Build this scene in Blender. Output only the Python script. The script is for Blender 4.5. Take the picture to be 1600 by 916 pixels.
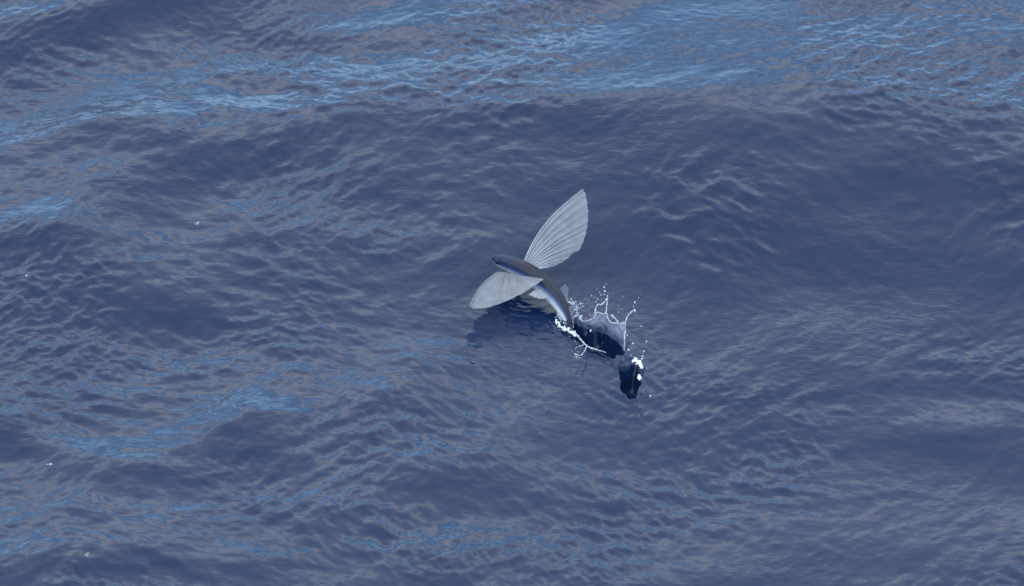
import bpy, bmesh, math, random
import numpy as np
from mathutils import Vector, Matrix, noise

random.seed(7)
scene = bpy.context.scene
for o in list(bpy.data.objects):
    bpy.data.objects.remove(o)
COL = scene.collection

# ------------------------------------------------------------------ camera
TH = math.radians(28.0)            # the ship's rail looks down on the sea at 28 degrees
DIST = 40.0                        # metres to the fish
FRAME_W = 2.0                      # metres of sea across the picture
ST, CT = math.sin(TH), math.cos(TH)
cam_data = bpy.data.cameras.new('camera')
cam = bpy.data.objects.new('camera', cam_data)
COL.objects.link(cam)
cam.location = (0, -DIST * CT, DIST * ST)
cam.rotation_euler = (math.pi / 2 - TH, 0, 0)
cam_data.sensor_width = 36
cam_data.lens = 36 * DIST / FRAME_W
cam_data.dof.use_dof = True
cam_data.dof.focus_distance = DIST - 0.06
cam_data.dof.aperture_fstop = 8.0
cam_data.clip_start = 0.5
cam_data.clip_end = 9000
scene.camera = cam

# ------------------------------------------------------------------ sky and sun
SUN_EL, SUN_AZ = math.radians(52), math.radians(205)     # high, behind the camera and to its left
world = bpy.data.worlds.new('World')
scene.world = world
world.use_nodes = True
wn, wl = world.node_tree.nodes, world.node_tree.links
wn.clear()
w_out = wn.new('ShaderNodeOutputWorld')
w_bg = wn.new('ShaderNodeBackground')
w_bg.inputs['Strength'].default_value = 0.15
sky = wn.new('ShaderNodeTexSky')
sky.sky_type = 'NISHITA'
sky.sun_disc = False
sky.sun_elevation = SUN_EL
sky.sun_rotation = SUN_AZ
sky.air_density = 0.6
sky.dust_density = 0.1
sky.ozone_density = 1.5
# a broken deck of grey cloud, seen in perspective as one layer overhead
tc = wn.new('ShaderNodeTexCoord')
sep = wn.new('ShaderNodeSeparateXYZ')
wl.new(tc.outputs['Generated'], sep.inputs[0])
zc = wn.new('ShaderNodeMath'); zc.operation = 'MAXIMUM'; zc.inputs[1].default_value = 0.0
wl.new(sep.outputs['Z'], zc.inputs[0])
za = wn.new('ShaderNodeMath'); za.operation = 'ADD'; za.inputs[1].default_value = 0.18
wl.new(zc.outputs[0], za.inputs[0])
dx = wn.new('ShaderNodeMath'); dx.operation = 'DIVIDE'
dy = wn.new('ShaderNodeMath'); dy.operation = 'DIVIDE'
wl.new(sep.outputs['X'], dx.inputs[0]); wl.new(za.outputs[0], dx.inputs[1])
wl.new(sep.outputs['Y'], dy.inputs[0]); wl.new(za.outputs[0], dy.inputs[1])
cmb = wn.new('ShaderNodeCombineXYZ')
wl.new(dx.outputs[0], cmb.inputs[0]); wl.new(dy.outputs[0], cmb.inputs[1])
cn = wn.new('ShaderNodeTexNoise')
cn.inputs['Scale'].default_value = 2.4
cn.inputs['Detail'].default_value = 3
cn.inputs['Roughness'].default_value = 0.55
wl.new(cmb.outputs[0], cn.inputs['Vector'])
# ragged height above the horizon, so that the edges of the deck are torn
el = wn.new('ShaderNodeMath'); el.operation = 'MULTIPLY_ADD'
el.inputs[1].default_value = 0.55
wl.new(cn.outputs[0], el.inputs[0]); wl.new(sep.outputs['Z'], el.inputs[2])
def step(lo, hi):
    m = wn.new('ShaderNodeMapRange'); m.interpolation_type = 'SMOOTHSTEP'
    m.inputs['From Min'].default_value = lo; m.inputs['From Max'].default_value = hi
    wl.new(el.outputs[0], m.inputs['Value'])
    return m
def mix(f, a, b):
    m = wn.new('ShaderNodeMix'); m.data_type = 'RGBA'
    for sock, v in (('Factor', f), ('A', a), ('B', b)):
        if isinstance(v, (tuple, float)): m.inputs[sock].default_value = v
        else: wl.new(v, m.inputs[sock])
    return m.outputs['Result']
clear = mix(0.72, sky.outputs[0], (4.5, 7.4, 10.7, 1))            # blue sky under a thin veil of cirrus
lit = (10.6, 11.4, 11.8, 1)                                      # the lit far edge of the cloud deck
under = (8.6, 10.0, 11.3, 1)                                       # its grey underside
edge = mix(step(0.62, 0.73).outputs[0], clear, lit)
deck = mix(step(0.81, 0.855).outputs[0], edge, under)
wl.new(deck, w_bg.inputs['Color'])
wl.new(w_bg.outputs[0], w_out.inputs['Surface'])

sun_data = bpy.data.lights.new('sun', 'SUN')
sun_data.energy = 0.9
sun_data.angle = math.radians(40)
sun_data.color = (1.0, 0.96, 0.9)
sun = bpy.data.objects.new('sun', sun_data)
COL.objects.link(sun)
sdir = Vector((math.sin(SUN_AZ) * math.cos(SUN_EL), math.cos(SUN_AZ) * math.cos(SUN_EL), math.sin(SUN_EL)))
sun.rotation_euler = sdir.to_track_quat('Z', 'Y').to_euler()

scene.view_settings.view_transform = 'Standard'
scene.view_settings.look = 'None'
scene.view_settings.gamma = 1
scene.view_settings.exposure = 0.53
scene.view_settings.use_curve_mapping = False
scene.render.engine = 'CYCLES'
scene.cycles.max_bounces = 8
scene.cycles.transparent_max_bounces = 16
scene.cycles.caustics_reflective = False
scene.cycles.caustics_refractive = False
scene.cycles.filter_width = 1.6

# ------------------------------------------------------------------ measuring helpers
CAMP = Vector(cam.location)
FWD = Vector((0, CT, -ST)); RIGHT = Vector((1, 0, 0)); UPV = Vector((0, ST, CT))
S = FRAME_W / 1600.0

def ray(px, py):
    return FWD * DIST + RIGHT * ((px - 800) * S) + UPV * ((458 - py) * S)

def A(px, py, z=0.0):
    """the point at height z on the sight line through a spot of the photograph"""
    r = ray(px, py)
    t = (z - CAMP.z) / r.z
    return CAMP + r * t

def P(px, py, d):
    """the point d metres beyond the focus distance on that sight line"""
    return CAMP + ray(px, py) * ((DIST + d) / DIST)

def link(name, me, mat=None, parent=None, smooth=True):
    o = bpy.data.objects.new(name, me)
    COL.objects.link(o)
    if mat is not None and not me.materials:
        me.materials.append(mat)
    if parent is not None:
        o.parent = parent
    if smooth and me.polygons:
        me.polygons.foreach_set('use_smooth', [True] * len(me.polygons))
    return o

def tag(o, label=None, cat=None, group=None, kind=None):
    if label: o['label'] = label
    if cat: o['category'] = cat
    if group: o['group'] = group
    if kind: o['kind'] = kind
    return o

def node_mat(name):
    m = bpy.data.materials.new(name)
    m.use_nodes = True
    nt = m.node_tree
    b = nt.nodes['Principled BSDF']
    return m, nt.nodes, nt.links, b

# ------------------------------------------------------------------ materials
def water_material():
    m, n, l, b = node_mat('sea_water')
    b.inputs['Roughness'].default_value = 0.03
    b.inputs['IOR'].default_value = 1.30
    geo = n.new('ShaderNodeNewGeometry')
    # slow drift of the water's own colour
    t0 = n.new('ShaderNodeTexNoise'); t0.inputs['Scale'].default_value = 0.9; t0.inputs['Detail'].default_value = 2
    l.new(geo.outputs['Position'], t0.inputs['Vector'])
    mx = n.new('ShaderNodeMix'); mx.data_type = 'RGBA'
    mx.inputs['A'].default_value = (0.0022, 0.0095, 0.038, 1)
    mx.inputs['B'].default_value = (0.0034, 0.0125, 0.045, 1)
    l.new(t0.outputs[0], mx.inputs['Factor'])
    l.new(mx.outputs['Result'], b.inputs['Base Color'])
    # capillary ripples
    mp = n.new('ShaderNodeMapping'); mp.inputs['Rotation'].default_value = (0, 0, math.radians(38)); mp.inputs['Scale'].default_value = (1, 2.0, 1)
    l.new(geo.outputs['Position'], mp.inputs['Vector'])
    w = n.new('ShaderNodeTexNoise'); w.inputs['Scale'].default_value = 34; w.inputs['Detail'].default_value = 3; w.inputs['Roughness'].default_value = 0.45
    w.inputs['Distortion'].default_value = 0.6
    l.new(mp.outputs[0], w.inputs['Vector'])
    pt = n.new('ShaderNodeTexNoise'); pt.inputs['Scale'].default_value = 2.2; pt.inputs['Detail'].default_value = 2
    l.new(geo.outputs['Position'], pt.inputs['Vector'])
    pr = n.new('ShaderNodeMapRange'); pr.inputs['From Min'].default_value = 0.35; pr.inputs['From Max'].default_value = 0.68
    pr.inputs['To Min'].default_value = 0.12; pr.inputs['To Max'].default_value = 1.0
    l.new(pt.outputs[0], pr.inputs['Value'])
    mu = n.new('ShaderNodeMath'); mu.operation = 'MULTIPLY'
    l.new(w.outputs[0], mu.inputs[0]); l.new(pr.outputs[0], mu.inputs[1])
    bp = n.new('ShaderNodeBump'); bp.inputs['Strength'].default_value = 1.0; bp.inputs['Distance'].default_value = 0.0018
    l.new(mu.outputs[0], bp.inputs['Height'])
    l.new(bp.outputs[0], b.inputs['Normal'])
    return m
M_SEA = water_material()

def fish_material():
    m, n, l, b = node_mat('fish_skin')
    at = n.new('ShaderNodeAttribute'); at.attribute_name = 'girth'      # -1 belly ... 1 back
    al = n.new('ShaderNodeAttribute'); al.attribute_name = 'along'
    ns = n.new('ShaderNodeTexNoise'); ns.inputs['Scale'].default_value = 90; ns.inputs['Detail'].default_value = 3
    tcn = n.new('ShaderNodeTexCoord'); l.new(tcn.outputs['Object'], ns.inputs['Vector'])
    a1 = n.new('ShaderNodeMath'); a1.operation = 'MULTIPLY_ADD'; a1.inputs[1].default_value = 0.16
    l.new(ns.outputs[0], a1.inputs[0]); l.new(at.outputs['Fac'], a1.inputs[2])
    mr = n.new('ShaderNodeMapRange'); mr.inputs['From Min'].default_value = -0.92; mr.inputs['From Max'].default_value = 1.08
    l.new(a1.outputs[0], mr.inputs['Value'])
    r = n.new('ShaderNodeValToRGB'); e = r.color_ramp.elements
    e[0].position = 0.0; e[0].color = (0.62, 0.66, 0.66, 1)
    e[1].position = 1.0; e[1].color = (0.021, 0.021, 0.034, 1)
    for p, c in ((0.28, (0.55, 0.60, 0.60)), (0.40, (0.30, 0.36, 0.41)), (0.48, (0.08, 0.12, 0.25)), (0.56, (0.016, 0.033, 0.13)),
                 (0.66, (0.011, 0.015, 0.036)), (0.80, (0.016, 0.018, 0.032))):
        x = e.new(p); x.color = (*c, 1)
    l.new(mr.outputs[0], r.inputs[0])
    # the deep blue head
    hb = n.new('ShaderNodeMapRange'); hb.inputs['From Min'].default_value = 0.34; hb.inputs['From Max'].default_value = 0.10
    hb.inputs['To Max'].default_value = 0.55
    l.new(al.outputs['Fac'], hb.inputs['Value'])
    gb = n.new('ShaderNodeMapRange'); gb.inputs['From Min'].default_value = -0.45; gb.inputs['From Max'].default_value = -0.15
    l.new(at.outputs['Fac'], gb.inputs['Value'])
    hg = n.new('ShaderNodeMath'); hg.operation = 'MULTIPLY'
    l.new(hb.outputs[0], hg.inputs[0]); l.new(gb.outputs[0], hg.inputs[1])
    hm = n.new('ShaderNodeMix'); hm.data_type = 'RGBA'; hm.inputs['B'].default_value = (0.009, 0.020, 0.075, 1)
    l.new(hg.outputs[0], hm.inputs['Factor']); l.new(r.outputs[0], hm.inputs['A'])
    # scales
    vo = n.new('ShaderNodeTexVoronoi'); vo.inputs['Scale'].default_value = 420
    l.new(tcn.outputs['Object'], vo.inputs['Vector'])
    mx = n.new('ShaderNodeMix'); mx.data_type = 'RGBA'; mx.blend_type = 'MULTIPLY'; mx.inputs['Factor'].default_value = 0.35
    l.new(hm.outputs['Result'], mx.inputs['A']); l.new(vo.outputs['Color'], mx.inputs['B'])
    l.new(mx.outputs['Result'], b.inputs['Base Color'])
    bp = n.new('ShaderNodeBump'); bp.inputs['Strength'].default_value = 0.25; bp.inputs['Distance'].default_value = 0.001
    l.new(vo.outputs[0], bp.inputs['Height']); l.new(bp.outputs[0], b.inputs['Normal'])
    b.inputs['Roughness'].default_value = 0.42
    b.inputs['Specular IOR Level'].default_value = 0.2
    return m
M_FISH = fish_material()

def membrane_material(name, col, opac, rough=0.4, scale=45, lo=0.08, hi=0.06):
    m, n, l, b = node_mat(name)
    out = n['Material Output']
    tcn = n.new('ShaderNodeTexCoord')
    ns = n.new('ShaderNodeTexNoise'); ns.inputs['Scale'].default_value = scale; ns.inputs['Detail'].default_value = 3
    l.new(tcn.outputs['Object'], ns.inputs['Vector'])
    mx = n.new('ShaderNodeMix'); mx.data_type = 'RGBA'
    mx.inputs['A'].default_value = (*[c * 0.82 for c in col], 1); mx.inputs['B'].default_value = (*[min(1, c * 1.12) for c in col], 1)
    l.new(ns.outputs[0], mx.inputs['Factor'])
    l.new(mx.outputs['Result'], b.inputs['Base Color'])
    b.inputs['Roughness'].default_value = rough
    tl = n.new('ShaderNodeBsdfTranslucent'); l.new(mx.outputs['Result'], tl.inputs['Color'])
    m1 = n.new('ShaderNodeMixShader'); m1.inputs[0].default_value = 0.12
    l.new(b.outputs[0], m1.inputs[1]); l.new(tl.outputs[0], m1.inputs[2])
    tr = n.new('ShaderNodeBsdfTransparent'); tr.inputs['Color'].default_value = (0.92, 0.95, 1, 1)
    m2 = n.new('ShaderNodeMixShader')
    pr = n.new('ShaderNodeMapRange'); pr.inputs['From Min'].default_value = 0.3; pr.inputs['From Max'].default_value = 0.7
    pr.inputs['To Min'].default_value = max(0, opac - lo); pr.inputs['To Max'].default_value = min(1, opac + hi)
    l.new(ns.outputs[0], pr.inputs['Value']); l.new(pr.outputs[0], m2.inputs[0])
    l.new(tr.outputs[0], m2.inputs[1]); l.new(m1.outputs[0], m2.inputs[2])
    l.new(m2.outputs[0], out.inputs['Surface'])
    return m
M_WING = membrane_material('wing_membrane', (0.235, 0.242, 0.275), 0.60)
M_FIN = membrane_material('small_fin_membrane', (0.25, 0.30, 0.40), 0.20)
M_PELVIC = membrane_material('pelvic_fin_membrane', (0.40, 0.43, 0.45), 0.55)
M_TAIL = membrane_material('tail_fin_membrane', (0.02, 0.03, 0.08), 0.93)
M_SHEET = membrane_material('thrown_water_sheet', (0.42, 0.47, 0.56), 0.12, 0.08, 95, 0.09, 0.12)

def plain(name, col, rough=0.5, scale=60, var=0.15, trans=0.0):
    m, n, l, b = node_mat(name)
    tcn = n.new('ShaderNodeTexCoord')
    ns = n.new('ShaderNodeTexNoise'); ns.inputs['Scale'].default_value = scale; ns.inputs['Detail'].default_value = 3
    l.new(tcn.outputs['Object'], ns.inputs['Vector'])
    mx = n.new('ShaderNodeMix'); mx.data_type = 'RGBA'
    mx.inputs['A'].default_value = (*[c * (1 - var) for c in col], 1)
    mx.inputs['B'].default_value = (*[min(1, c * (1 + var)) for c in col], 1)
    l.new(ns.outputs[0], mx.inputs['Factor']); l.new(mx.outputs['Result'], b.inputs['Base Color'])
    b.inputs['Roughness'].default_value = rough
    b.inputs['Transmission Weight'].default_value = trans
    b.inputs['IOR'].default_value = 1.34
    return m
M_RAY = plain('fin_ray', (0.31, 0.32, 0.36), 0.4)
M_RAYD = plain('fin_ray_shaded', (0.17, 0.17, 0.20), 0.5)  # darker copy of the ray colour, with the near wing's shading put in
M_EYE = plain('eye_black', (0.008, 0.009, 0.02), 0.12)
M_FOAM = plain('white_foam', (0.58, 0.60, 0.64), 0.5, 160, 0.25)
M_FLECK = plain('old_foam', (0.36, 0.38, 0.41), 0.6, 160, 0.25)
M_RIM = plain('splash_rim_water', (0.58, 0.62, 0.69), 0.15, 120, 0.15, 0.4)
M_DROP = plain('droplet_water', (0.72, 0.76, 0.82), 0.08, 120, 0.08, 0.35)

# ------------------------------------------------------------------ the sea
N, L = 1024, 4.096

def spectrum(seed, lo, hi, power, dirs, spread):
    rng = np.random.default_rng(seed)
    k = np.fft.fftfreq(N, L / N) * 2 * math.pi
    kx, ky = np.meshgrid(k, k)               # [iy, ix]
    kk = np.hypot(kx, ky); kk[0, 0] = 1e-6
    lam = 2 * math.pi / kk
    amp = kk ** (-power)
    band = 1 / (1 + (lo / lam) ** 8) / (1 + (lam / hi) ** 8)
    ang = np.arctan2(ky, kx)
    d = np.zeros_like(kk)
    for a0, wgt in dirs:
        d += wgt * np.maximum(0, np.cos(ang - math.radians(a0))) ** spread
    spec = amp * band * np.sqrt(d + 0.02)
    ph = rng.normal(size=(N, N)) + 1j * rng.normal(size=(N, N))
    H = spec * ph
    H[0, 0] = 0
    h = np.fft.ifft2(H)
    hx = np.real(np.fft.ifft2(1j * kx * H)); hy = np.real(np.fft.ifft2(1j * ky * H))
    sl = math.sqrt((hx ** 2 + hy ** 2).mean())
    Dx = np.real(np.fft.ifft2(-1j * kx / kk * H)); Dy = np.real(np.fft.ifft2(-1j * ky / kk * H))
    return np.real(h) / sl, Dx / sl, Dy / sl

def taps(c):
    f = c / (L / N)
    i = np.floor(f).astype(int); t = f - i
    w = np.stack([-0.5 * t + t * t - 0.5 * t ** 3, 1 - 2.5 * t * t + 1.5 * t ** 3, 0.5 * t + 2 * t * t - 1.5 * t ** 3, -0.5 * t * t + 0.5 * t ** 3])
    idx = np.stack([(i + k) % N for k in (-1, 0, 1, 2)])
    return idx, w

def sample(F, tx, ty):
    ix, wx = tx; iy, wy = ty
    G = sum(F[:, ix[k]] * wx[k][None, :] for k in range(4))
    return sum(G[iy[k], :] * wy[k][:, None] for k in range(4))

def axis(parts, end):
    """spacing that is fine where the fish is and opens up towards the horizon"""
    pts = []
    for a, b, st in parts:
        pts += list(np.arange(a, b - 1e-9, st))
    lo, hi = parts[0], parts[-1]
    p, st = hi[1], hi[2]
    while p < end:
        pts.append(p); st *= 1.075; p += st
    pts.append(p)
    p, st = lo[0], lo[2]
    while p > -end:
        st *= 1.075; p -= st; pts.insert(0, p)
    return np.array(pts)

X = axis([(-1.26, -0.10, 0.004), (-0.10, 0.32, 0.0025), (0.32, 1.26, 0.004)], 3500)
Y = axis([(-1.55, -0.38, 0.0048), (-0.38, -0.13, 0.0018), (-0.13, -0.02, 0.003), (-0.02, 1.55, 0.0048)], 3500)
GX, GY = np.meshgrid(X, Y)
tx, ty = taps(X), taps(Y)
spx = np.gradient(X)[None, :]; spy = np.gradient(Y)[:, None]
SP = np.maximum(spx, spy)

def ss(a, b, v):
    t = np.clip((v - a) / (b - a), 0, 1)
    return t * t * (3 - 2 * t)

# picture coordinates of each sea point, used only to lay the measured crests out on the real surface
def ground(px, py):
    p = A(px, py, 0)
    return p.x, p.y
relz = (GY * CT) + DIST
UPX = 800 + GX / (relz / DIST) / S
UPY = 458 - GY * ST / (relz / DIST) / S

def crest(pts, amp, back, front, zs):
    """one swell crest along a measured line: gentle behind, steeper towards the camera"""
    g = [A(p[0], p[1], z) for p, z in zip(pts, zs)]
    gx = np.array([p[0] for p in g]); gy = np.array([p[1] for p in g])
    am = np.array([p[2] for p in pts])
    xs = np.linspace(gx[0] - 2, gx[-1] + 2, 400)
    ys = np.interp(xs, gx, gy); aa = np.interp(xs, gx, am)
    ker = np.hanning(19); ker /= ker.sum()
    ys = np.convolve(np.pad(ys, 9, mode='edge'), ker, 'valid'); aa = np.convolve(np.pad(aa, 9, mode='edge'), ker, 'valid')
    def ev(x, y):
        d = y - np.interp(x, xs, ys)
        prof = np.where(d > 0, 1 / (1 + (np.abs(d) / back) ** 1.3), 1 / (1 + (np.abs(d) / front) ** 2.0))
        return amp * np.interp(x, xs, aa) * prof
    return ev

CRESTS = [
    ([(-100, 10, 1), (100, -25, 1), (300, -70, 1), (480, -110, .8), (700, -220, .4), (1000, -300, .1), (1700, -300, 0)], 0.09, 0.45, 0.24),
    ([(-100, 260, .8), (0, 225, .9), (250, 180, 1), (450, 155, 1), (640, 130, 1.1), (900, 125, 1.2), (1100, 145, 1.2), (1300, 120, 1.1), (1450, 145, 1.0), (1700, 200, 1)], 0.150, 0.80, 0.56),
    ([(-100, 390, 1), (200, 350, 1), (350, 375, .8), (600, 360, .7), (760, 310, .5), (950, 250, .3), (1700, 250, 0.1)], 0.065, 0.24, 0.42),
    ([(-100, 640, .9), (130, 640, .9), (280, 690, 1), (460, 640, 1.1), (640, 595, 1), (900, 620, .4), (1250, 600, .2), (1700, 560, .15)], 0.062, 0.26, 0.44),
    ([(-100, 870, 1), (300, 870, 1), (640, 850, .8), (1000, 900, .25), (1700, 900, .15)], 0.06, 0.24, 0.30)]
zz = [[0.0] * len(c[0]) for c in CRESTS]
fx, fy = ground(892, 508)
for _ in range(6):                               # settle each crest where it is seen, heights included
    evs = [crest(*c, z) for c, z in zip(CRESTS, zz)] + [lambda x, y: (0.085 + 0.095 * np.tanh(1.6 * x)) * np.sin((y - 0.1) / 2.6)]   # and a long swell under them all
    z0 = sum(float(e(fx, fy)) for e in evs)
    for c, z in zip(CRESTS, zz):
        for i, p in enumerate(c[0]):
            q = A(p[0], p[1], z[i])
            z[i] = sum(float(e(q.x, q.y)) for e in evs) - z0
Z = sum(e(GX, GY) for e in evs)
Z *= 1 / (1 + (np.hypot(GX, GY) / 7.0) ** 4)

hA, dxA, dyA = spectrum(11, 0.16, 0.75, 1.6, ((-75, 1.0), (-115, 0.5), (-30, .35)), 4)
hB, dxB, dyB = spectrum(23, 0.036, 0.11, 1.5, ((-34, 1.0), (-14, 0.4), (-85, 0.18)), 11)
hC, dxC, dyC = spectrum(37, 0.015, 0.04, 1.4, ((-30, 1.0), (-60, 0.3), (-150, .25)), 8)
hE, dxE, dyE = spectrum(61, 0.036, 0.11, 1.5, ((-100, 1.0), (-150, 0.8), (-62, 0.4)), 5)
hF, dxF, dyF = spectrum(83, 0.015, 0.045, 1.4, ((-140, 1.0), (-95, 0.6), (-170, .5)), 5)
hT, _, _ = spectrum(9, 0.30, 1.0, 1.5, ((0, 1.0), (90, 1.0), (180, 1), (270, 1)), 1)
wt = np.clip(0.5 + 0.45 * hT / hT.std(), 0, 1) * math.pi / 2      # the ripples change direction from place to place
cw, sw = np.cos(wt), np.sin(wt)
hB, dxB, dyB = (cw * a + sw * b for a, b in ((hB, hE), (dxB, dxE), (dyB, dyE)))
hC, dxC, dyC = (cw * a + sw * b for a, b in ((hC, hF), (dxC, dxF), (dyC, dyF)))
hM, _, _ = spectrum(5, 0.35, 1.2, 1.5, ((0, 1.0), (90, 1.0), (180, 1), (270, 1)), 1)
mod = sample(hM / hM.std(), tx, ty)

left = ss(1150, 250, UPX)                                   # choppier on one side, glassier on the other
patch = ss(-0.9, 1.6, mod)
lee = ss(190, 90, UPY)                                      # steadier ripples behind the big crest
wakec = np.exp(-(((UPX - 930) / 120) ** 2 + ((UPY - 540) / 90) ** 2))
fadeA = 1 / (1 + (SP / 0.10) ** 4); fadeB = 1 / (1 + (SP / 0.025) ** 4); fadeC = 1 / (1 + (SP / 0.009) ** 4)
gA = (0.050 + 0.055 * left) * fadeA * (1 - 0.6 * wakec)
gB = (0.046 + 0.030 * left + 0.090 * patch ** 1.5) * fadeB * (1 - 0.5 * lee) * (1 - 0.45 * wakec)
gC = (0.050 + 0.020 * left + 0.11 * patch ** 2) * fadeC
SA, SB, SC = (sample(h, tx, ty) for h in (hA, hB, hC))
Z += gA * SA + gB * SB + gC * SC
DX = -0.8 * gA * sample(dxA, tx, ty) - 0.35 * (gB * sample(dxB, tx, ty) + gC * sample(dxC, tx, ty))
DY = -0.8 * gA * sample(dyA, tx, ty) - 0.35 * (gB * sample(dyB, tx, ty) + gC * sample(dyC, tx, ty))

# rings running out from the spots where the tail beat the water
def rings(cx, cy, amp, lam, reach):
    gx, gy = ground(cx, cy)
    r = np.hypot(GX - gx, GY - gy)
    return amp * np.cos(r / lam * 2 * math.pi) * np.exp(-(r / reach) ** 2) * ss(0.01, 0.04, r) * fadeC

Z += rings(938, 535, 0.0012, 0.034, 0.10) + rings(985, 592, 0.0014, 0.030, 0.09) + rings(890, 508, 0.0010, 0.028, 0.08)

# level the sea so that the tail touches it at height zero
def zat(px, py):
    x, y = ground(px, py)
    i = int(np.argmin(np.abs(X - x))); j = int(np.argmin(np.abs(Y - y)))
    return Z[j, i]
near = np.exp(-(((UPX - 930) / 75) ** 2 + ((UPY - 540) / 70) ** 2))
Zf = zat(892, 508)
Z -= Zf
Z = Z * (1 - 0.75 * near)

# hollows left by the tail
SBn, SCn = SB / SB[400:600, 400:600].std(), SC / SC[400:600, 400:600].std()
def hollow(cx, cy, a, b, rot, depth, lip=0.006):
    c, s = math.cos(math.radians(rot)), math.sin(math.radians(rot))
    u = (UPX - cx); v = (UPY - cy)
    p = (u * c + v * s) / a; q = (-u * s + v * c) / b
    wob = 0.10 * np.sin(3 * np.arctan2(q, p) + 1.0) + 0.06 * np.sin(5 * np.arctan2(q, p))
    wob = wob + 0.10 * np.clip(SBn, -2, 2) + 0.05 * np.clip(SCn, -2, 2)
    r = np.hypot(p, q) * (1 + wob)
    return -depth * (1 - ss(0.62, 1.04, r)) + lip * np.exp(-((r - 1.10) / 0.12) ** 2)
Z += hollow(934, 531, 46, 20, 26, 0.042)
Z += hollow(985, 581, 16, 23, 10, 0.044, 0.003)
Z += hollow(894, 500, 9, 13, 0, 0.022, 0.002)

def height(px, py):
    """z of the sea where the sight line meets it"""
    z = 0.0
    for _ in range(6):
        p = A(px, py, z)
        i = int(np.clip(np.searchsorted(X, p.x), 1, len(X) - 1)); j = int(np.clip(np.searchsorted(Y, p.y), 1, len(Y) - 1))
        z = 0.5 * z + 0.5 * Z[j, i]
    return z

nx, ny = len(X), len(Y)
co = np.empty((ny * nx, 3), np.float32)
co[:, 0] = (GX + DX * (1 - near)).ravel(); co[:, 1] = (GY + DY * (1 - near)).ravel(); co[:, 2] = Z.ravel()
idx = np.arange(ny * nx, dtype=np.int32).reshape(ny, nx)
quads = np.stack([idx[:-1, :-1], idx[:-1, 1:], idx[1:, 1:], idx[1:, :-1]], -1).reshape(-1, 4)
me = bpy.data.meshes.new('sea')
me.vertices.add(len(co)); me.vertices.foreach_set('co', co.ravel())
me.loops.add(quads.size); me.loops.foreach_set('vertex_index', quads.ravel())
me.polygons.add(len(quads))
me.polygons.foreach_set('loop_start', np.arange(0, quads.size, 4, dtype=np.int32))
me.polygons.foreach_set('use_smooth', np.ones(len(quads), bool))
me.update()
sea = link('sea', me, M_SEA, smooth=False)
tag(sea, 'slate blue rippled open sea with small swells', 'sea', kind='structure')

# ------------------------------------------------------------------ mesh helpers
def catmull(pts, n):
    """n points evenly spaced along a smooth curve through pts (tuples of any length)"""
    p = np.array(pts, float)
    q = np.vstack([2 * p[0] - p[1], p, 2 * p[-1] - p[-2]])
    out = []
    for i in range(1, len(q) - 2):
        for t in np.linspace(0, 1, 24, endpoint=False):
            a, b, c, d = q[i - 1], q[i], q[i + 1], q[i + 2]
            out.append(0.5 * ((2 * b) + (c - a) * t + (2 * a - 5 * b + 4 * c - d) * t * t + (-a + 3 * b - 3 * c + d) * t ** 3))
    out.append(p[-1]); out = np.array(out)
    seg = np.r_[0, np.cumsum(np.linalg.norm(np.diff(out[:, :3], axis=0), axis=1))]
    u = np.linspace(0, seg[-1], n)
    return np.stack([np.interp(u, seg, out[:, k]) for k in range(out.shape[1])], 1)

def tube_bm(bm, pts, radii, sides=8, rough=0.0, seed=0, cap=True):
    """a tapering tube through pts; its ends are rounded off"""
    pts = [Vector(p) for p in pts]
    rings_ = []
    ref = Vector((0.31, 0.2, 0.93))
    for i, p in enumerate(pts):
        t = (pts[min(i + 1, len(pts) - 1)] - pts[max(i - 1, 0)]).normalized()
        a = t.cross(ref).normalized(); b = t.cross(a).normalized()
        r = radii[i] if hasattr(radii, '__len__') else radii
        ring = []
        for k in range(sides):
            an = 2 * math.pi * k / sides
            rr = r
            if rough:
                rr *= 1 + rough * noise.noise((p + a * math.cos(an) * r + b * math.sin(an) * r) * 260 + Vector((seed * 7.1, 0, 0)))
            ring.append(bm.verts.new(p + (a * math.cos(an) + b * math.sin(an)) * rr))
        rings_.append(ring)
    for r0, r1 in zip(rings_[:-1], rings_[1:]):
        for k in range(sides):
            bm.faces.new((r0[k], r0[(k + 1) % sides], r1[(k + 1) % sides], r1[k]))
    if cap:
        for ring, d, i in ((rings_[0], -1, 0), (rings_[-1], 1, -1)):
            t = (pts[1] - pts[0]).normalized() * -1 if i == 0 else (pts[-1] - pts[-2]).normalized()
            r = radii[i] if hasattr(radii, '__len__') else radii
            c = bm.verts.new(pts[i] + t * r * 0.8)
            for k in range(sides):
                f = (ring[k], ring[(k + 1) % sides], c)
                bm.faces.new(f if d > 0 else f[::-1])

def tube_obj(name, pts, radii, mat, parent=None, sides=8, rough=0.0, seed=0):
    bm = bmesh.new()
    tube_bm(bm, pts, radii, sides, rough, seed)
    m = bpy.data.meshes.new(name); bm.to_mesh(m); bm.free()
    return link(name, m, mat, parent)

def lump_obj(name, blobs, mat, parent=None, seed=0, sub=2, rough=0.35):
    """froth: a cluster of overlapping bubbles, knobbly all over"""
    bm = bmesh.new()
    for j, (c, r) in enumerate(blobs):
        ret = bmesh.ops.create_icosphere(bm, subdivisions=sub, radius=r, matrix=Matrix.Translation(c))
        for v in ret['verts']:
            d = (v.co - Vector(c)).normalized()
            v.co += d * r * rough * noise.noise(v.co * 330 + Vector((seed * 3.3, j, 0)))
    m = bpy.data.meshes.new(name); bm.to_mesh(m); bm.free()
    o = link(name, m, mat, parent)
    rm = o.modifiers.new('merge', 'REMESH'); rm.mode = 'VOXEL'; rm.voxel_size = 0.0006; rm.use_smooth_shade = True
    return o

# ------------------------------------------------------------------ the flying fish
D_HEAD, D_TAIL = -0.030, -0.112
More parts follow.
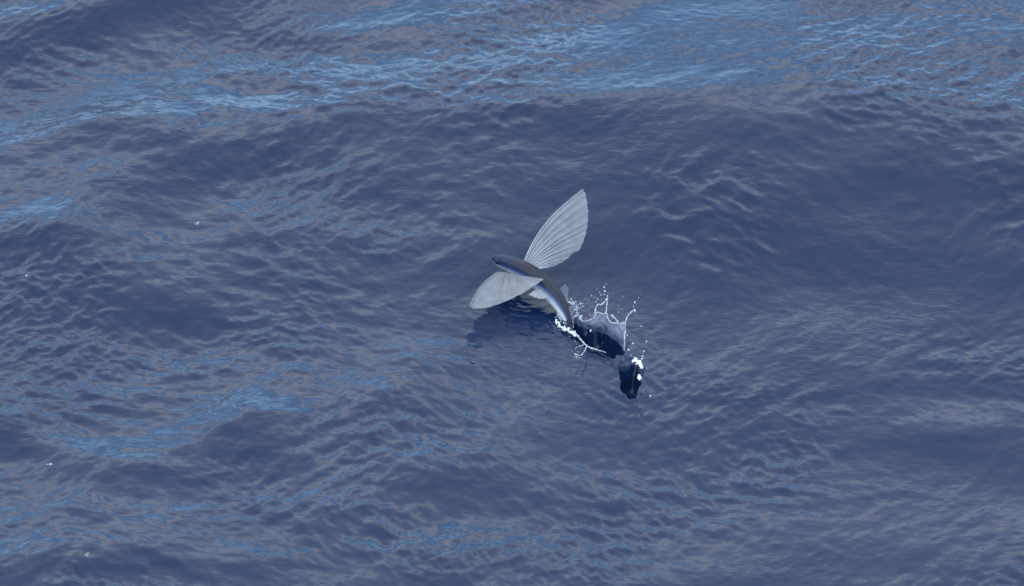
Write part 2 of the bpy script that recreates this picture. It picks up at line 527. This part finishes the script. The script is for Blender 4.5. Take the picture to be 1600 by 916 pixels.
#        px     py    half-breadth (m)
SPINE = [(768.5, 402.5), (776, 405), (790, 409.5), (806, 416), (824, 425.5), (842, 438), (859, 453.5), (872, 470), (881, 486), (887, 500), (892, 514), (898, 528)]
n0 = len(SPINE)
cum = np.r_[0, np.cumsum([math.hypot(SPINE[i + 1][0] - SPINE[i][0], SPINE[i + 1][1] - SPINE[i][1]) for i in range(n0 - 1)])]
cum /= cum[-1]
spine3 = []
for (px, py), c in zip(SPINE, cum):
    d = D_HEAD + (D_TAIL - D_HEAD) * min(1, c / 0.88)
    spine3.append((*P(px, py, d), px, py, c))
RINGS, SEG = 64, 36
body = catmull(spine3, RINGS)
fish = bpy.data.objects.new('flying_fish', None); COL.objects.link(fish)
FBASE = A(890, 507, 0.0)
fish.location = FBASE
tag(fish, 'flying fish taking off with spread pale wings, slate back, tail still in the water', 'fish')

GIRTH = np.array([(0, .0030), (.015, .0065), (.04, .0098), (.09, .0134), (.16, .0156), (.28, .0176), (.42, .0186), (.55, .0182), (.65, .0160), (.74, .0124), (.82, .0088), (.90, .0060), (1, .0045)])
ALPHA = np.array([(0, 42), (.2, 38), (.45, 28), (.65, 20), (.8, 12), (1, 8)])

def frame(i):
    t = Vector(body[min(i + 1, RINGS - 1)][:3]) - Vector(body[max(i - 1, 0)][:3])
    t.normalize()
    s = body[i][5]
    tu, tv = t.dot(RIGHT), t.dot(UPV)
    nimg = (RIGHT * (-tv) + UPV * tu)
    if nimg.dot(RIGHT + UPV) < 0: nimg = -nimg
    nimg.normalize()
    al = math.radians(np.interp(s, ALPHA[:, 0], ALPHA[:, 1]))
    up = nimg * math.cos(al) - FWD * math.sin(al)
    up = (up - t * up.dot(t)).normalized()
    side = t.cross(up).normalized()
    if side.dot(FWD) > 0: side = -side           # towards the camera
    return t, up, side, s

verts, faces, gir, alg = [], [], [], []
for i in range(RINGS):
    t, up, side, s = frame(i)
    g = np.interp(s, GIRTH[:, 0], GIRTH[:, 1])
    c = Vector(body[i][:3])
    for k in range(SEG):
        an = 2 * math.pi * k / SEG
        ca, sa = math.cos(an), math.sin(an)
        e = 0.82                                  # the boxy section of a flying fish
        u = math.copysign(abs(ca) ** e, ca); v = math.copysign(abs(sa) ** e, sa)
        wv = 0.92 if v > 0 else 1.04
        hw = 0.96 * (1 - 0.10 * max(0, -v))
        verts.append(tuple(c + side * (u * g * hw) + up * (v * g * wv) - FBASE))
        gir.append(sa); alg.append(s)
for i in range(RINGS - 1):
    for k in range(SEG):
        a, b = i * SEG + k, i * SEG + (k + 1) % SEG
        faces.append((a, b, b + SEG, a + SEG))
for i, flip in ((0, False), (RINGS - 1, True)):
    t, up, side, s = frame(i)
    tip = Vector(body[i][:3]) + t * (0.0022 if flip else -0.0022) - FBASE
    verts.append(tuple(tip)); gir.append(0.3); alg.append(s)
    for k in range(SEG):
        a, b = i * SEG + k, i * SEG + (k + 1) % SEG
        faces.append((a, b, len(verts) - 1) if flip else (b, a, len(verts) - 1))
me = bpy.data.meshes.new('body')
me.from_pydata(verts, [], faces)
for nm, vals in (('girth', gir), ('along', alg)):
    at = me.attributes.new(nm, 'FLOAT', 'POINT'); at.data.foreach_set('value', vals)
me.update()
bm = bmesh.new(); bm.from_mesh(me); bmesh.ops.recalc_face_normals(bm, faces=bm.faces); bm.to_mesh(me); bm.free()
link('body', me, M_FISH, fish)

def at_body(s, ang, lift=1.0):
    i = int(np.argmin(np.abs(body[:, 5] - s)))
    t, up, side, s_ = frame(i)
    g = np.interp(s_, GIRTH[:, 0], GIRTH[:, 1])
    a = math.radians(ang)
    return Vector(body[i][:3]) + side * math.cos(a) * g * lift + up * math.sin(a) * g * lift, t, up, side

for ang in (12, 168):                              # big eyes low on the sides of the blunt head
    c, t, up, side = at_body(0.055, ang, 0.86)
    bm = bmesh.new()
    bmesh.ops.create_uvsphere(bm, u_segments=20, v_segments=12, radius=0.0052)
    for v in bm.verts: v.co.z *= 0.7
    m = bpy.data.meshes.new('eye'); bm.to_mesh(m); bm.free()
    out = (c - Vector(body[int(np.argmin(np.abs(body[:, 5] - 0.055)))][:3])).normalized()
    e = link('eye', m, M_EYE, fish)
    e.location = c - FBASE
    e.rotation_euler = out.to_track_quat('Z', 'Y').to_euler()

def wing(name, base, tips, mat, label, bow, nray=15, nlen=26, pleat=0.0016, ray_r=0.0007, scallop=0.004, parent=fish, sweep=0.0, ray_mat=None):
    """a fan of fin rays with the skin hung between them; base and tips are (px, py, depth)"""
    B = catmull([(*P(*b), 0) for b in base], 400)
    T = catmull([(*P(*b), 0) for b in tips], 400)
    rr = random.Random(nray)
    pos = np.cumsum([0] + [rr.uniform(0.6, 1.4) for _ in range(nray - 1)]); pos /= pos[-1]     # rays unevenly spaced
    cols = np.interp(np.arange(nray * 4 - 3) / 4.0, np.arange(nray), pos) * 399
    deep = [rr.uniform(0.5, 1.6) for _ in range(nray)]
    B, T = B[cols.astype(int)], T[cols.astype(int)]
    ncol = len(B)
    grid = []
    mid_n = (Vector(T[0][:3]) - Vector(B[0][:3])).cross(Vector(T[-1][:3]) - Vector(B[-1][:3])).normalized()
    if mid_n.dot(FWD) > 0: mid_n = -mid_n
    ax = (Vector(T[0][:3]) - Vector(B[0][:3])).normalized()
    lead = Vector(T[0][:3]) - Vector(T[-1][:3]); lead = (lead - ax * lead.dot(ax)).normalized()
    for j in range(ncol):
        b, t = Vector(B[j][:3]), Vector(T[j][:3])
        f = (j % 4) / 4.0
        dip = math.sin(math.pi * f)                # skin sags between two rays
        row = []
        for i in range(nlen):
            q = i / (nlen - 1)
            end = 1 - scallop / max(0.02, (t - b).length) * dip if i > 0 else 1
            p = b.lerp(t, q * end)
            p += lead * (sweep * (t - b).length * math.sin(math.pi * q ** 0.9) * (1 - j / (ncol - 1)) ** 1.3)
            p += mid_n * (bow * math.sin(math.pi * q ** 0.85) * (t - b).length)
            p -= mid_n * (pleat * deep[j // 4] * dip * math.sin(math.pi * (0.12 + 0.80 * q)))
            p += mid_n * 0.0006 * noise.noise(p * 55)
            row.append(p)
        grid.append(row)
    vs = [tuple(p - FBASE) for row in grid for p in row]
    fs = [(j * nlen + i, (j + 1) * nlen + i, (j + 1) * nlen + i + 1, j * nlen + i + 1) for j in range(ncol - 1) for i in range(nlen - 1)]
    m = bpy.data.meshes.new(name); m.from_pydata(vs, [], fs); m.update()
    o = link(name, m, mat, parent)
    if label: o['label'] = label
    for j in range(0, ncol, 4):
        pts = [p - FBASE for p in grid[j][::2]] + [grid[j][-1] - FBASE]
        n = len(pts)
        k = 1.5 if j == 0 else 1.0
        rd = [ray_r * k * (1.25 - 1.0 * i / (n - 1)) for i in range(n)]
        tube_obj('fin_ray', pts, rd, ray_mat or M_RAY, o, sides=6)
    return o

# the far wing: up and away, its upper side to the camera
wing('pectoral_fin',
     [(819, 409, -.052), (824, 411, -.054), (830, 413, -.056), (838, 417, -.060), (843, 420, -.064)],
     [(911, 295, -.018), (915, 302, -.019), (918, 318, -.022), (919.5, 337, -.026), (917, 360, -.032), (912, 377, -.038), (905, 391, -.044), (896, 395, -.048), (886, 405, -.053), (872, 413, -.058), (858, 418, -.064)],
     M_WING, 'wing fin raised high behind the back', 0.055, nray=14, pleat=.0022, sweep=.07, ray_r=.0007, scallop=.0015)
# the near wing: stretched out towards the camera and drooping
wing('pectoral_fin',
     [(778, 425, -.058), (786, 425, -.060), (795, 426, -.063), (804, 428, -.067), (811, 431, -.071)],
     [(733, 479, -.185), (737, 482, -.180), (750, 482.5, -.170), (768, 479, -.158), (787, 472.5, -.146), (806, 464, -.136), (821, 456, -.128), (833, 448, -.122), (850, 436.5, -.112)],
     M_WING, 'wing fin reaching out low beside the head', 0.012, nray=12, ray_r=0.0006, pleat=0.0016, sweep=.055, scallop=.002, ray_mat=M_RAYD)
# pelvic fin under the belly
wing('pelvic_fin',
     [(842, 452, -.094), (848, 456, -.096), (853, 460, -.098)],
     [(826, 461, -.128), (838, 466, -.128), (848, 467, -.124), (856, 465, -.116)],
     M_PELVIC, None, 0.05, nray=6, nlen=12, pleat=.0006, ray_r=.0004, scallop=.002)
wing('dorsal_fin',
     [(871, 455, -.082), (877, 464, -.088), (882, 474, -.094)],
     [(884, 444, -.078), (889, 450, -.082), (888, 462, -.088), (889, 473, -.094)],
     M_FIN, None, 0.02, nray=6, nlen=10, pleat=.0005, ray_r=.0002, scallop=.002, ray_mat=M_RAYD)
wing('anal_fin',
     [(872, 482, -.100), (877, 490, -.103), (881, 497, -.105)],
     [(870, 492, -.108), (874, 499, -.110), (880, 505, -.111)],
     M_PELVIC, None, 0.02, nray=5, nlen=8, pleat=.0004, ray_r=.0003, scallop=.001)
wing('tail_fin',
     [(886, 490, -.104), (888, 494, -.106), (889, 499, -.107), (890, 503, -.108)],
     [(894, 478, -.100), (896, 488, -.104), (897, 498, -.108), (898, 508, -.112), (893, 518, -.116)],
     M_TAIL, 'dark forked tail dipping in the water', 0.02, nray=7, nlen=10, pleat=.0005, ray_r=.0005, scallop=.002)

# ------------------------------------------------------------------ the splash behind the tail
def rel(o_loc, pts):
    return [Vector(p) - o_loc for p in pts]

splash = bpy.data.objects.new('water_splash', None); COL.objects.link(splash)
SB_ = A(940, 520, 0.0); splash.location = SB_
tag(splash, 'thin crown of thrown water with jagged white rim rising behind the dark hollow', 'splash')

# the sheet: from the far lip of the hollow up to a ragged rim
foot = [(896, 503), (908, 510), (922, 514), (938, 519), (953, 526), (966, 535), (975, 546)]
rim = [(895, 470, .052), (903, 486, .040), (906, 499, .030), (915, 502, .030), (926, 498, .036), (931, 490, .044), (940, 490, .046), (947, 492, .046), (951, 500, .040), (957, 505, .038), (966, 505, .040), (975, 506, .040), (977, 520, .026)]
rim3 = [(*A(px, py, z), 0) for px, py, z in rim]
foot3 = [(*A(px, py, -0.004), 0) for px, py in foot]
NC, NR = 60, 14
Fo, Ri = catmull(foot3, NC), catmull(rim3, NC)
vs, fs = [], []
for j in range(NC):
    for i in range(NR):
        q = i / (NR - 1)
        p = Vector(Fo[j][:3]).lerp(Vector(Ri[j][:3]), q)
        p.y -= 0.010 * math.sin(math.pi * q)
        p += Vector((1, 1, 0)) * 0.0022 * noise.noise(p * 70)
        vs.append(tuple(p - SB_))
for j in range(NC - 1):
    for i in range(NR - 1):
        a = j * NR + i
        fs.append((a, a + NR, a + NR + 1, a + 1))
m = bpy.data.meshes.new('water_sheet'); m.from_pydata(vs, [], fs); m.update()
sh = link('water_sheet', m, M_SHEET, splash)
so = sh.modifiers.new('thickness', 'SOLIDIFY'); so.thickness = 0.0012; so.offset = 0

def strand(pts, r, parent, base, mat=M_RIM, seed=0, rough=0.9, name='water_strand', beads=True, taper=False):
    """a filament of thrown water that swells into beads"""
    c = catmull([(*A(px, py, z), 0) for px, py, z in pts], max(10, len(pts) * 7))
    n = len(c)
    rr = []
    for i in range(n):
        f = 1 + (0.8 * noise.noise(Vector((i * 0.55, seed * 5.7, 0.3))) if beads else 0)
        f *= 0.45 + 0.55 * min(1, (n - 1 - i) / (0.35 * n)) if taper else 1
        rr.append(0.66 * r * f * (1.0 if i < n - 2 else 1.2))
    return tube_obj(name, rel(base, [p[:3] for p in c]), rr, mat, parent, sides=8, rough=rough, seed=seed)

strand([(905, 498, .031), (914, 502, .030), (926, 498, .036), (931, 490, .044)], .0011, splash, SB_, seed=1)
strand([(929, 490, .045), (931, 482, .050), (934, 476, .055), (940, 476, .056), (946, 470, .060), (949, 466, .063)], .0017, splash, SB_, seed=2)
strand([(930, 489, .045), (936, 488, .046), (942, 491, .045), (947, 488, .047), (948, 478, .054), (949, 467, .062)], .0014, splash, SB_, seed=3)
strand([(948, 490, .046), (949, 496, .042), (955, 504, .038), (964, 505, .040), (972, 505, .040), (977, 503, .042), (981, 494, .048), (986, 488, .053), (990, 485, .056)], .0015, splash, SB_, seed=4)
strand([(958, 496, .046), (962, 499, .044), (966, 504, .041)], .0014, splash, SB_, seed=5)
strand([(977, 505, .040), (977, 516, .030), (976, 528, .020), (976, 540, .010), (975, 548, .0)], .0013, splash, SB_, seed=6)
# white column right behind the tail
def cl(pts, n, r, z0, z1, jit, seed):
    rd = random.Random(seed); out = []
    for _ in range(n):
        k = rd.random() * (len(pts) - 1); i = min(int(k), len(pts) - 2); f = k - i
        px = pts[i][0] + (pts[i + 1][0] - pts[i][0]) * f + rd.gauss(0, jit)
        py = pts[i][1] + (pts[i + 1][1] - pts[i][1]) * f + rd.gauss(0, jit)
        z = pts[i][2] + (pts[i + 1][2] - pts[i][2]) * f
        out.append((A(px, py, z), r * rd.uniform(0.45, 1.25)))
    return out
lump_obj('foam_clump', [(c - SB_, r) for c, r in cl([(893, 467, .05), (897, 478, .044), (902, 488, .036), (906, 499, .028)], 40, .0019, 0, 0, 2.4, 4)], M_RIM, splash, 4)
lump_obj('foam_clump', [(c - SB_, r) for c, r in cl([(900, 474, .046), (908, 478, .044), (916, 480, .044)], 12, .0012, 0, 0, 2.2, 5)], M_RIM, splash, 5)

# froth along the near lip
trail = bpy.data.objects.new('foam_trail', None); COL.objects.link(trail)
TB = A(905, 525, 0.0); trail.location = TB
tag(trail, 'white froth and curled strand along the near lip of the long dark hollow', 'foam')
lump_obj('foam_clump', [(c - TB, r) for c, r in cl([(870, 502, .004), (874, 509, .006), (881, 512, .006)], 34, .0018, 0, 0, 2.4, 8)], M_FOAM, trail, 8)
lump_obj('foam_clump', [(c - TB, r) for c, r in cl([(881, 513, .004), (889, 517, .004), (897, 521, .004), (903, 526, .004)], 48, .0021, 0, 0, 1.7, 9)], M_FOAM, trail, 9)
strand([(898, 520, .006), (905, 528, .008), (913, 537, .009), (921, 543, .008), (934, 547, .005), (947, 551, .001)], .0019, trail, TB, seed=11, taper=True)
strand([(917, 540, .010), (914, 547, .012), (911, 552, .014), (908, 556, .015)], .0013, trail, TB, seed=12)
strand([(914, 538, .010), (907, 541, .012), (901, 543, .014), (899, 545, .015)], .0009, trail, TB, seed=13)
lump_obj('foam_clump', [(c - TB, r) for c, r in cl([(898, 555, .012), (904, 556, .014), (909, 557, .015)], 9, .0013, 0, 0, 1.2, 14)], M_FOAM, trail, 14)

# white clots beside the farther hollow
def clot(pts, n, r, jit, seed, label):
    b = A(*pts[len(pts) // 2])
    o = lump_obj('foam_clot', [(c - b, rr) for c, rr in cl(pts, n, r, 0, 0, jit, seed)], M_FOAM, None, seed)
    o.location = b
    tag(o, label, 'foam')
clot([(990, 562, .012), (996, 564, .014), (1001, 570, .014), (1003, 574, .012)], 30, .0027, 1.3, 21, 'knobbly curved white clot of foam on the upper lip of the round hollow')
clot([(998, 589, .008), (999, 591, .008)], 9, .0028, 1.0, 22, 'small round white clot of foam below the curved clot')

# ------------------------------------------------------------------ drops in the air
dm = []
for k in range(4):
    bm = bmesh.new()
    bmesh.ops.create_icosphere(bm, subdivisions=2, radius=1.0)
    for v in bm.verts:
        v.co += v.co.normalized() * 0.22 * noise.noise(v.co * 1.3 + Vector((k * 9, 0, 0)))
        v.co.z *= 1.0 + 0.12 * k
    m = bpy.data.meshes.new('droplet'); bm.to_mesh(m); bm.free()
    m.materials.append(M_DROP); m.polygons.foreach_set('use_smooth', [True] * len(m.polygons))
    dm.append(m)

def drop(px, py, z, rpx, label, group):
    o = bpy.data.objects.new('water_droplet', random.choice(dm)); COL.objects.link(o)
    o.location = A(px, py, z)
    r = rpx * S * 0.8 * random.uniform(0.55, 1.15)
    o.scale = (r, r, r * random.uniform(0.9, 1.4))
    o.rotation_euler = (random.uniform(-.5, .5), random.uniform(-.5, .5), random.uniform(0, 6))
    tag(o, label, 'droplet', group)

L1, G1 = 'tiny water droplet flung above the thin splash crown', 'droplets above the splash crown'
for px, py, z, r in [(944, 449, .085, 1.2), (945, 455, .08, 1.6), (937, 457, .08, 1.4), (939, 461, .078, 1.2), (931, 472, .062, 1.3), (947, 444, .09, .9), (943, 460, .078, 1.0),
                     (949, 463, .068, 1.6), (992, 473, .072, 1.7), (990, 479, .066, 1.2), (998, 465, .08, .8), (924, 462, .07, .9), (930, 466, .07, 1.0), (957, 494, .05, 1.8), (961, 497, .046, 1.4),
                     (920, 470, .06, .8), (966, 488, .056, .7), (1001, 460, .08, .6), (915, 468, .06, .9), (934, 468, .068, 1.1)]:
    drop(px, py, z, r, L1, G1)
drop(992, 486, .057, 2.6, 'fat bright droplet at the tip of the longest splash strand', None)
rm_ = random.Random(31)
for _ in range(26):                               # finer spray round the crown
    q = rm_.random()
    drop(905 + 88 * q + rm_.gauss(0, 4), 492 - 26 * math.sin(math.pi * q) + rm_.gauss(0, 9), .05 + rm_.uniform(-.01, .03), rm_.uniform(.45, .8), L1, G1)
L2, G2 = 'small water droplet beside the falling beaded strand', 'droplets beside the beaded strand'
for px, py, z, r in [(989, 537, .02, 1.7), (1010, 534, .02, 1.3), (982, 547, .014, 2.0), (1002, 510, .04, 1.1), (980, 524, .024, 1.2), (974, 532, .016, 1.0), (985, 530, .02, .8)]:
    drop(px, py, z, r, L2, G2)
L3, G3 = 'small water droplet in the air over the round hollow', 'droplets over the round hollow'
for px, py, z, r in [(1004, 557, .03, 1.8), (1003, 561, .028, 1.5), (1006, 549, .034, 1.5), (1005, 552, .034, 1.1), (986, 555, .02, .9), (1011, 575, .02, .8), (990, 558, .02, 1.2)]:
    drop(px, py, z, r, L3, G3)
L4, G4 = 'tiny water droplet by the froth at the fish tail', 'droplets by the froth at the tail'
for px, py, z, r in [(868, 496, .02, 1.1), (872, 492, .024, .9), (859, 503, .012, 1.0), (866, 511, .012, .9), (884, 506, .016, 1.2), (896, 511, .014, 1.1), (923, 517, .01, 1.5), (891, 526, .01, .9), (899, 533, .01, 1.0),
                     (903, 550, .012, 1.1), (907, 545, .012, 1.0), (894, 549, .01, .9), (896, 559, .01, 1.0), (902, 560, .01, .8), (863, 508, .008, .8), (877, 500, .02, .8)]:
    drop(px, py, z, r, L4, G4)
drop(1016, 619, .006, 1.6, 'single bright droplet low over the open water past the round hollow', None)

# flecks of foam drifting far from the fish
for px, py, r, lab in [(308, 350, 3.0, 'pale foam fleck on rippled water, the drifting fleck nearest the fish'),
                       (40, 431, 2.0, 'tiny foam fleck on the dark choppy water far ahead of the fish'),
                       (77, 726, 2.4, 'tiny white foam fleck on the bluish choppy water'),
                       (136, 867, 2.6, 'white foam fleck in the smooth blue strip below the chop')]:
    z = height(px, py)
    b = A(px, py, z)
    rd = random.Random(int(px))
    bl = [(Vector((rd.gauss(0, r * S * .8), rd.gauss(0, r * S * .8), rd.uniform(-.0005, .001))), r * S * rd.uniform(.22, .5)) for _ in range(9)]
    o = lump_obj('foam_fleck', bl, M_FLECK, None, int(px))
    o.location = b
    tag(o, lab, 'foam')
